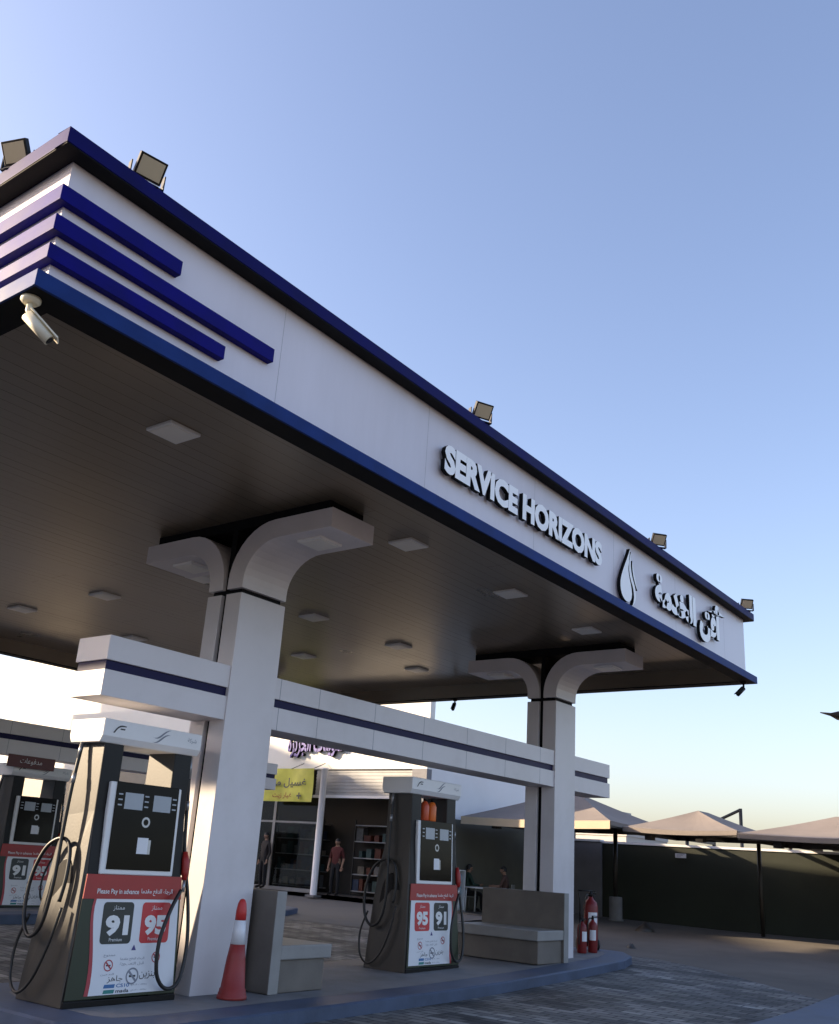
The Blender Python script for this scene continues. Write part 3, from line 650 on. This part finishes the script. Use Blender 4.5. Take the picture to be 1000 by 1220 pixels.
def pil(y, lab):
    o = thing('pillar', lab, 'pillar', (SX-.35, y, .5), 0, 'white pillars in front of the shop'); q = MB(); q.lathe([(.14, 0), (.14, .05), (.105, .06), (.105, 3.8), (.14, 3.82), (.14, 3.87)], WHITE); q.build('shaft', o)
    q = MB(); q.box(-.18, .18, -.18, .18, 0, .06, CONC); q.build('foot', o)
pil(15.1, 'round white pillar right of the yellow banner')
ban = thing('banner', 'yellow green banner with Arabic lettering hung on the shop front', 'banner', (SX-.5, 15.42, 3.3))
q = MB(); n, mrows = 14, 5
V = [(.03*math.sin(i*1.1+j*.7), 3.0*i/n, 1.04*j/mrows) for j in range(mrows+1) for i in range(n+1)]
BAN = mat('banner_yellow', (.62, .60, .10), .5, var=.25, scale=1.5)
q.add(V, [(j*(n+1)+i, j*(n+1)+i+1, (j+1)*(n+1)+i+1, (j+1)*(n+1)+i) for j in range(mrows) for i in range(n)], BAN, True); q.build('cloth', ban)
q = MB(); TB = Matrix.Translation((-.05, 0, 0)) @ Matrix.Rotation(R(-90), 4, 'Z')
text(q, arabic('غسيل مجاني'), -2.35, .36, 0, 1, mat('banner_ink', (.10, .10, .09), .5), bold=.02, width=2.1, height=.38, T=TB)
text(q, '+', -.62, .08, 0, 1, MATS['banner_ink'], bold=.03, width=.2, height=.2, T=TB); text(q, arabic('غيار زيت'), -1.7, .08, 0, 1, mat('banner_red', (.35, .1, .03), .5), bold=.02, width=.85, height=.2, T=TB)
q.build('lettering', ban)
q = MB()
for y in (.05, 1.0, 2.95): q = MB(); q.tube([(0, y, 1.03), (.45, y-.1, 1.25)], .012, RUBBER); q.build('tie_rope', ban)

# ------------------------------------------------------------------ people
def person(lab, loc, rz, J, colours, hat=None, scale=1.):
    """J: joint positions; one skinned body, faces coloured by the limb they lie on"""
    names = list(J); P = {k: Vector(J[k][0]) for k in names}; RR = {k: J[k][1] for k in names}
    E_ = [('pelvis', 'waist'), ('waist', 'chest'), ('chest', 'neck'), ('neck', 'skull')]
    for s in 'LR': E_ += [('chest', 'sh'+s), ('sh'+s, 'el'+s), ('el'+s, 'wr'+s), ('wr'+s, 'pa'+s), ('pelvis', 'hip'+s), ('hip'+s, 'kn'+s), ('kn'+s, 'an'+s), ('an'+s, 'to'+s)]
    me = bpy.data.meshes.new('skeleton'); me.from_pydata([P[k] for k in names], [(names.index(a), names.index(b_)) for a, b_ in E_], [])
    ob = bpy.data.objects.new('skeleton', me); S.collection.objects.link(ob)
    sk = ob.modifiers.new('skin', 'SKIN'); sv = me.skin_vertices[0].data
    for i, k in enumerate(names): r_ = RR[k]; sv[i].radius = r_ if isinstance(r_, tuple) else (r_, r_); sv[i].use_root = (k == 'pelvis')
    ob.modifiers.new('sub', 'SUBSURF').levels = 2
    ob.modifiers['sub'].render_levels = 2
    dg = bpy.context.evaluated_depsgraph_get(); ev = ob.evaluated_get(dg); m2 = bpy.data.meshes.new_from_object(ev)
    bpy.data.objects.remove(ob)
    bm = bmesh.new(); bm.from_mesh(m2)
    hc = P['skull']; nk = (P['skull']-P['neck']).normalized(); fwd = Vector((0, -1, 0))
    # head: shaped sphere with nose, chin, ears
    r_ = bmesh.ops.create_uvsphere(bm, u_segments=20, v_segments=14, radius=1.0)
    for v in r_['verts']:
        c_ = v.co.copy(); x, y, z = c_.x*.075, c_.y*.095, c_.z*.118
        if z < -.03: x *= .82; y *= .9
        if c_.y < -.8 and -.35 < c_.z < .15 and abs(c_.x) < .25: y -= .022
        if c_.y < -.6 and .1 < c_.z < .35 and .2 < abs(c_.x) < .55: y += .012
        if abs(c_.x) > .93 and abs(c_.z) < .35: x *= 1.15
        v.co = hc+Vector((x, y, z+.02))
    for s in 'LR':                              # fingers and thumb
        pa, wr = P['pa'+s], P['wr'+s]; d = (pa-wr).normalized(); sx = d.cross(Vector((0, 1, .2))).normalized()
        fm = MB()
        for k in range(4):
            b0 = pa+sx*(.03-.02*k); l_ = (.075, .085, .08, .06)[k]; cur = Vector((0, -.25, -.1))
            fm.tube([b0, b0+d*l_*.5, b0+(d+cur).normalized()*l_], [.010, .009, .006], SKIN, 6)
        b0 = wr.lerp(pa, .5)+sx*.035; fm.tube([b0, b0+(d*.6+sx*.7)*.04, b0+(d+sx*.4)*.075], [.012, .010, .007], SKIN, 6)
        bv = [bm.verts.new(v) for v in fm.v]
        for f_ in fm.f:
            try: bm.faces.new([bv[i] for i in f_])
            except ValueError: pass
    zone = lambda a, b_: 2 if ('kn' in a+b_ or 'hip' in a+b_) and 'to' not in b_ else 3 if 'to' in b_ else 0 if ('skull' in b_ or a == 'neck' or a[:2] in ('wr',)) else 0 if (a[:2] == 'el' and colours.get('short')) else 1
    for f_ in bm.faces:
        c_ = f_.calc_center_median(); best = None
        for a, b_ in E_:
            A, B = P[a], P[b_]; t_ = max(0, min(1, (c_-A).dot(B-A)/max(1e-9, (B-A).length_squared))); dd = (c_-A.lerp(B, t_)).length
            if best is None or dd < best[0]: best = (dd, zone(a, b_), a, b_)
        f_.material_index = best[1]; f_.smooth = True
        if best[1] == 1 and c_.z < P['pelvis'].z-.02 and 'hip' in best[3]: f_.material_index = 2
    m2.materials.clear()
    for mm in (SKIN, colours['top'], colours['legs'], BLACK): m2.materials.append(mm)
    bm.to_mesh(m2); bm.free()
    root = thing('person', lab, 'person', loc, rz); root.scale = (scale,)*3
    bo = bpy.data.objects.new('body', m2); S.collection.objects.link(bo); bo.parent = root
    hb = MB(); V = []; n, mm_ = 18, 9
    for j in range(mm_):
        ph = math.pi*.5*(1-j/(mm_-1))
        for i in range(n):
            t_ = 2*math.pi*i/n; fr = -math.sin(t_); drop_ = (-.05 if fr < .3 else .045)
            zz = math.sin(ph)*.112 if j < mm_-1 else min(drop_, .02); rr_ = math.cos(ph)
            V.append(hc+Vector((math.cos(t_)*rr_*.083, math.sin(t_)*rr_*.103+.006, zz+.032)))
    hb.add(V, [(j*n+i, j*n+(i+1) % n, (j+1)*n+(i+1) % n, (j+1)*n+i) for j in range(mm_-1) for i in range(n)], HAIR, True); hb.build('hair', root)
    return root
STAND = dict(pelvis=((0, 0, .95), (.15, .11)), waist=((0, .0, 1.12), (.14, .105)), chest=((0, .01, 1.36), (.165, .115)), neck=((0, .02, 1.51), .055), skull=((0, 0, 1.62), .06),
             shL=((.17, .01, 1.42), .062), elL=((.25, .03, 1.14), .045), wrL=((.24, -.06, .90), .032), paL=((.235, -.09, .82), (.022, .035)), shR=((-.17, .01, 1.42), .062), elR=((-.24, .04, 1.13), .045), wrR=((-.26, -.03, .88), .032), paR=((-.26, -.05, .80), (.022, .035)),
             hipL=((.09, 0, .90), .095), knL=((.11, -.02, .50), .068), anL=((.11, .02, .08), .045), toL=((.13, -.16, .04), .04), hipR=((-.09, 0, .90), .095), knR=((-.12, -.01, .50), .068), anR=((-.13, .03, .08), .045), toR=((-.16, -.15, .04), .04))
SIT = dict(pelvis=((0, 0, .55), (.15, .12)), waist=((0, .0, .72), (.14, .11)), chest=((0, -.03, .96), (.16, .115)), neck=((0, -.05, 1.11), .055), skull=((0, -.09, 1.22), .06),
           shL=((.17, -.02, 1.03), .062), elL=((.25, -.12, .78), .045), wrL=((.15, -.36, .77), .032), paL=((.12, -.43, .77), (.022, .035)), shR=((-.17, -.02, 1.03), .062), elR=((-.25, -.1, .78), .045), wrR=((-.18, -.34, .76), .032), paR=((-.16, -.42, .77), (.022, .035)),
           hipL=((.1, -.02, .53), .095), knL=((.14, -.44, .52), .068), anL=((.13, -.38, .08), .045), toL=((.14, -.55, .04), .04), hipR=((-.1, -.02, .53), .095), knR=((-.14, -.44, .52), .068), anR=((-.15, -.46, .08), .045), toR=((-.16, -.62, .04), .04))
cl = lambda n, c: mat('cloth_'+n, c, .85, var=.15, scale=8, bump=.2)
person('person in a dark red shirt and dark trousers standing by the white pillar', (SX-.15, 14.45, FZ), R(-75), STAND, dict(top=cl('maroon', (.10, .02, .018)), legs=cl('black', (.016, .016, .018)), short=1), scale=.95)
person('person in dark clothes standing in the shop bay under the yellow banner', (SX+.12, 17.85, FZ), R(-100), STAND, dict(top=cl('charcoal', (.03, .025, .025)), legs=cl('black', (.02, .02, .02))))
zs = H(22.9, 10.5)
person('person in dark green seated at the left of the table, leaning on it', (22.75, 11.2, zs), R(60), SIT, dict(top=cl('green', (.02, .045, .03)), legs=cl('black', (.02, .02, .02))))
person('person in brown with bare forearms seated at the right of the table', (23.0, 9.95, zs), R(-170+10), SIT, dict(top=cl('brown', (.09, .05, .04)), legs=cl('black', (.02, .02, .02)), short=1))
def chair(lab, loc, rz):
    o = thing('chair', lab, 'chair', loc, rz, 'plastic chairs at the table'); CH = mat('chair_plastic', (.22, .22, .2), .5)
    q = MB(); q.box(-.22, .22, -.22, .22, .40, .43, CH); q.build('seat', o, .01)
    q = MB(); q.box(-.22, .22, .2, .23, .43, .85, CH); q.build('backrest', o, .01)
    for sx_ in (-1, 1):
        for sy_ in (-1, 1): q = MB(); q.tube([(sx_*.19, sy_*.19, .40), (sx_*.22, sy_*.22, 0)], .02, CH); q.build('leg', o)
chair('plastic chair under the person in dark green', (22.75, 11.2, zs), R(60)); chair('plastic chair under the person in brown', (23.0, 9.95, zs), R(-160))
o = thing('table', 'small white table between the two seated people', 'table', (22.55, 10.55, zs))
q = MB(); q.box(-.3, .3, -.4, .4, .68, .72, WHITE); q.build('tabletop', o, .01)
for sx_ in (-1, 1):
    for sy_ in (-1, 1): q = MB(); q.tube([(sx_*.25, sy_*.35, .68), (sx_*.27, sy_*.37, 0)], .022, WHITE); q.build('leg', o)
o = thing('water_dispenser', 'pale bottle rack standing left of the seated people', 'rack', (21.9, 10.95, H(22, 11)))
q = MB(); q.box(-.16, .16, -.16, .16, 0, .06, STEEL); q.box(-.16, -.13, -.16, .16, .06, 1.15, WHITE); q.box(.13, .16, -.16, .16, .06, 1.15, WHITE); q.box(-.16, .16, -.16, .16, 1.15, 1.18, WHITE); q.build('frame', o)
for k in range(3): q = MB(); q.lathe([(.11, .1+.36*k), (.12, .14+.36*k), (.12, .32+.36*k), (.05, .38+.36*k)], mat('water_bottle', (.3, .4, .45), .2)); q.build('bottle', o)

# ------------------------------------------------------------------ boundary walls, carports, background
def wall(lab, a, b_, z0, z1, m, cap=True, th=.2):
    o = thing('boundary_wall', lab, 'wall', (a[0], a[1], 0), math.atan2(b_[1]-a[1], b_[0]-a[0])); L_ = math.hypot(b_[0]-a[0], b_[1]-a[1])
    q = MB(); q.box(0, L_, -th/2, th/2, z0, z1, m); q.build('panel', o)
    if cap: q = MB(); q.box(-.01, L_+.01, -th/2-.04, th/2+.04, z1, z1+.07, WHITE); q.build('coping', o)
    return o
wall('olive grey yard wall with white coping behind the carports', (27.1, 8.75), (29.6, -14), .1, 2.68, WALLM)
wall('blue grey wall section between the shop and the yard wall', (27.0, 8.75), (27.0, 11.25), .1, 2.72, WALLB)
o = thing('wall_notice', 'small white notice fixed on the olive yard wall', 'sign', (27.28, 6.15, 2.35), R(-84)); q = MB(); q.box(-.17, .17, -.09, -.07, 0, .13, LABEL); q.build('plate', o)
q = MB()
for k in range(3): q.box(-.13, .13-.06*k, -.0925, -.0905, .095-.035*k, .108-.035*k, INKG)
q.build('text_lines', o)

def carport(lab, x0, x1, y0, y1, ze, za, cloth=None, valance=None):
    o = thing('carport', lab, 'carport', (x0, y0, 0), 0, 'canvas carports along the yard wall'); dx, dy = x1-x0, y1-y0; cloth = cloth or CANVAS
    k = min(dx, dy)*.47
    A, B, C_, D = (0, 0), (dx, 0), (dx, dy), (0, dy)
    if dx < dy: r1, r2 = (dx/2, k), (dx/2, dy-k); fac = ((A, B, r1, r1), (B, C_, r2, r1), (C_, D, r2, r2), (D, A, r1, r2))
    else: r1, r2 = (k, dy/2), (dx-k, dy/2); fac = ((A, B, r2, r1), (B, C_, r2, r2), (C_, D, r1, r2), (D, A, r1, r1))
    q = MB(); N = 8
    for p, p2, t2, t1 in fac:
        V = []
        for j in range(N+1):
            for i in range(N+1):
                u, v = i/N, j/N; L0 = Vector(p).lerp(Vector(t1), v); L1 = Vector(p2).lerp(Vector(t2), v); w2 = L0.lerp(L1, u)
                V.append((w2.x, w2.y, ze+(za-ze)*v-.07*math.sin(math.pi*v)*(.4+.6*math.sin(math.pi*u))-.05*math.sin(math.pi*u)*(1-v)))
        f_ = [(j*(N+1)+i, j*(N+1)+i+1, (j+1)*(N+1)+i+1, (j+1)*(N+1)+i) for j in range(N) for i in range(N)]
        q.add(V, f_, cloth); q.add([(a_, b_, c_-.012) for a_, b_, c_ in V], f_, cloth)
    q.build('canvas', o)
    q = MB()
    for n_, (a_, b_) in enumerate(((A, B), (B, C_), (C_, D), (D, A))):
        t_ = Vector((b_[1]-a_[1], a_[0]-b_[0])).normalized()*.015
        V = [(a_[0]+(b_[0]-a_[0])*i/12, a_[1]+(b_[1]-a_[1])*i/12, ze+.0-.05*math.sin(math.pi*i/12)-z) for z in (0, (.22 if valance and n_ == 3 else .12)) for i in range(13)]
        f_ = [(i, i+1, 14+i, 13+i) for i in range(12)]
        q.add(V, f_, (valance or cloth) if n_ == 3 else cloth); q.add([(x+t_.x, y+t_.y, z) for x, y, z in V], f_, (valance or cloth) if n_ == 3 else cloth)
    q.build('valance', o)
    q = MB()
    q.box(.02, .1, 0, dy, ze-.17, ze-.05, DARKSIDE); q.box(dx-.1, dx-.02, 0, dy, ze-.17, ze-.05, DARKSIDE)
    for y in (.05, dy/2, dy-.05): q.box(0, dx, y-.04, y+.04, ze-.17, ze-.06, DARKSIDE)
    q.build('frame', o)
    for y in (.4, dy-.4):
        q = MB(); q.box(dx-.1, dx+2.2, y-.04, y+.04, ze-.17, ze-.06, DARKSIDE); q.tube([(dx+2.15, y, .2), (dx+2.15, y, ze-.1)], .06, DARKSIDE); q.build('post', o)
    for f_ in (.3, .75): q = MB(); q.box(.1, .35, dy*f_, dy*f_+.2, ze-.32, ze-.18, BLACK); q.build('lamp_box', o)
    return o
carport('peaked canvas carport nearest the shop, its front valance coloured cream as if sunlit', 22.0, 26.4, 6.05, 11.0, 3.12, 4.0, None, CANVAS_SUNLIT)
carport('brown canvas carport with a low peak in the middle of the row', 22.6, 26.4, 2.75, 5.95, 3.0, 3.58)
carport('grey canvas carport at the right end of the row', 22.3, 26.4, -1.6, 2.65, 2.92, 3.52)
carport('canvas carport coloured pale as if sunlit, showing above the right end of the row', 26.6, 31, -2.2, 2.4, 3.05, 4.25, CANVAS_SUNLIT)
o = thing('steel_post', 'dark carport post standing on a pale concrete base by the wall', 'post', (25.9, 7.75, H(25.9, 7.75)))
q = MB(); q.tube([(0, 0, .4), (0, 0, 2.7)], .07, DARKSIDE); q.build('shaft', o); q = MB(); q.lathe([(.24, 0), (.24, .05), (.2, .06), (.2, .68), (.18, .7)], CONC); q.build('base', o)
o = thing('steel_post', 'bare thin carport post standing alone against the dark wall', 'post', (26.3, 3.4, H(26.3, 3.4)))
q = MB(); q.tube([(0, 0, 0), (0, 0, 2.65)], .06, DARKSIDE); q.build('shaft', o)
o = thing('lamp_arm', 'thin steel arm and stub post rising above the carports', 'post', (30.5, 5.3, .5))
q = MB(); q.tube([(0, 0, 0), (0, 0, 3.62)], .06, DARKSIDE); q.build('post', o); q = MB(); q.tube([(0, 0, 3.58), (0.2, 1.9, 2.75)], .05, DARKSIDE); q.build('arm', o)

FARM = mat('far_render', (.42, .40, .38), .8, var=.06, scale=.1)
def house(lab, x, y, w_, d_, h_, cren=False, tank=False):
    o = thing('distant_house', lab, 'house', (x, y, 0), R(random.uniform(-8, 8)), 'houses beyond the yard wall')
    q = MB(); q.box(0, w_, 0, d_, -1, h_, FARM); q.box(-.1, w_+.1, -.1, d_+.1, h_, h_+.35, FARM); q.build('wall', o)
    nz = max(1, int(h_//3.3))
    for k in range(nz):
        for j in range(max(1, int(d_//4))):
            q = MB(); q.box(-.03, .02, 1.2+j*4, 2.6+j*4, 1.2+3.3*k, 2.6+3.3*k, GLASS); q.build('window', o)
    if cren:
        q = MB(); q.box(w_*.2, w_*.8, d_*.25, d_*.75, h_+.35, h_+1.8, FARM)
        q.box(w_*.3, w_*.7, d_*.35, d_*.65, h_+1.8, h_+2.8, FARM)
        q.build('roof_tower', o)
    return o
house('pale distant house with a stepped roof tower above the carports', 92, 38.0, 12, 8, 5.6, True)
house('low pale house beyond the yard wall, behind the middle carport', 66, 11, 9, 12, 3.3)
house('low white house beyond the yard wall, toward the right picture edge', 70, -4, 9, 11, 3.5)
house('small pale house beyond the yard wall, cut by the right picture edge', 75, -20, 9, 13, 3.9)
o = thing('street_lamp', 'black lamp head on an arm reaching in at the right picture edge', 'lamp', (27.9, -.35, .3))
q = MB(); q.tube([(0, 0, 0), (0, 0, 6.25)], .07, DARKSIDE); q.build('pole', o); q = MB(); q.tube([(0, 0, 6.2), (-.5, .75, 6.3), (-.9, 1.3, 6.28)], .035, DARKSIDE); q.build('arm', o)
q = MB(); q.tube([(-.85, 1.2, 6.25), (-1.0, 1.42, 6.27), (-1.12, 1.58, 6.29), (-1.3, 1.83, 6.33)], [.15, .13, .05, .015], BLACK, 10); q.build('lamp_head', o)
for k, (x, y, s_, lab) in enumerate(((23.7, 5.8, .22, 'dark lump of rubbish on the yard ground before the wall'), (18.6, 3.9, .10, 'small dark stone on the yard ground right of the extinguishers'))):
    q = MB(); n = 10; V = []
    for j in range(5):
        for i in range(n):
            t_ = 2*math.pi*i/n; r_ = s_*(1.6-.3*j)*random.uniform(.75, 1.2); V.append((math.cos(t_)*r_, math.sin(t_)*r_*.8, s_*.28*j*random.uniform(.8, 1.1)))
    q.add(V, [(j*n+i, j*n+(i+1) % n, (j+1)*n+(i+1) % n, (j+1)*n+i) for j in range(4) for i in range(n)]+[list(range(40, 50))], DARKSIDE, True)
    tag(q.build('rubbish_bag' if k == 0 else 'stone', None, 0, (x, y, H(x, y)-.01)), lab, 'rubbish' if k == 0 else 'stone')
# unseen block added on the sun side, shaped to shade forecourt and shop
SA = R(SUN_AZ); DX, DY = math.cos(SA), math.sin(SA)
def uv(u, v): return (u*DY+v*DX, -u*DX+v*DY)          # u across the light, v towards the sun
bx_, by_ = uv(6.3, 25)
NB = thing('added_shade_block', 'unseen pale block with a lower wing, added on the sun side to cast shade', 'building', (bx_, by_, 0), SA-R(90))
q = MB(); q.box(0, 27, 0, 12, -.5, 12.3, RENDW); q.build('shade_block_tall', NB)
q = MB(); q.box(-22, 0, .5, 12, -.5, 9.4, RENDW); q.build('shade_block_wing', NB)
for k in range(6):
    for z in (1.2, 4.6, 8.2): q = MB(); q.box(2+k*4.2, 3.6+k*4.2, -.03, .02, z, z+1.6, GLASS); q.build('window', NB)
for k in range(5):
    for z in (1.2, 4.6): q = MB(); q.box(-20+k*4.2, -18.4+k*4.2, .47, .52, z, z+1.6, GLASS); q.build('window', NB)
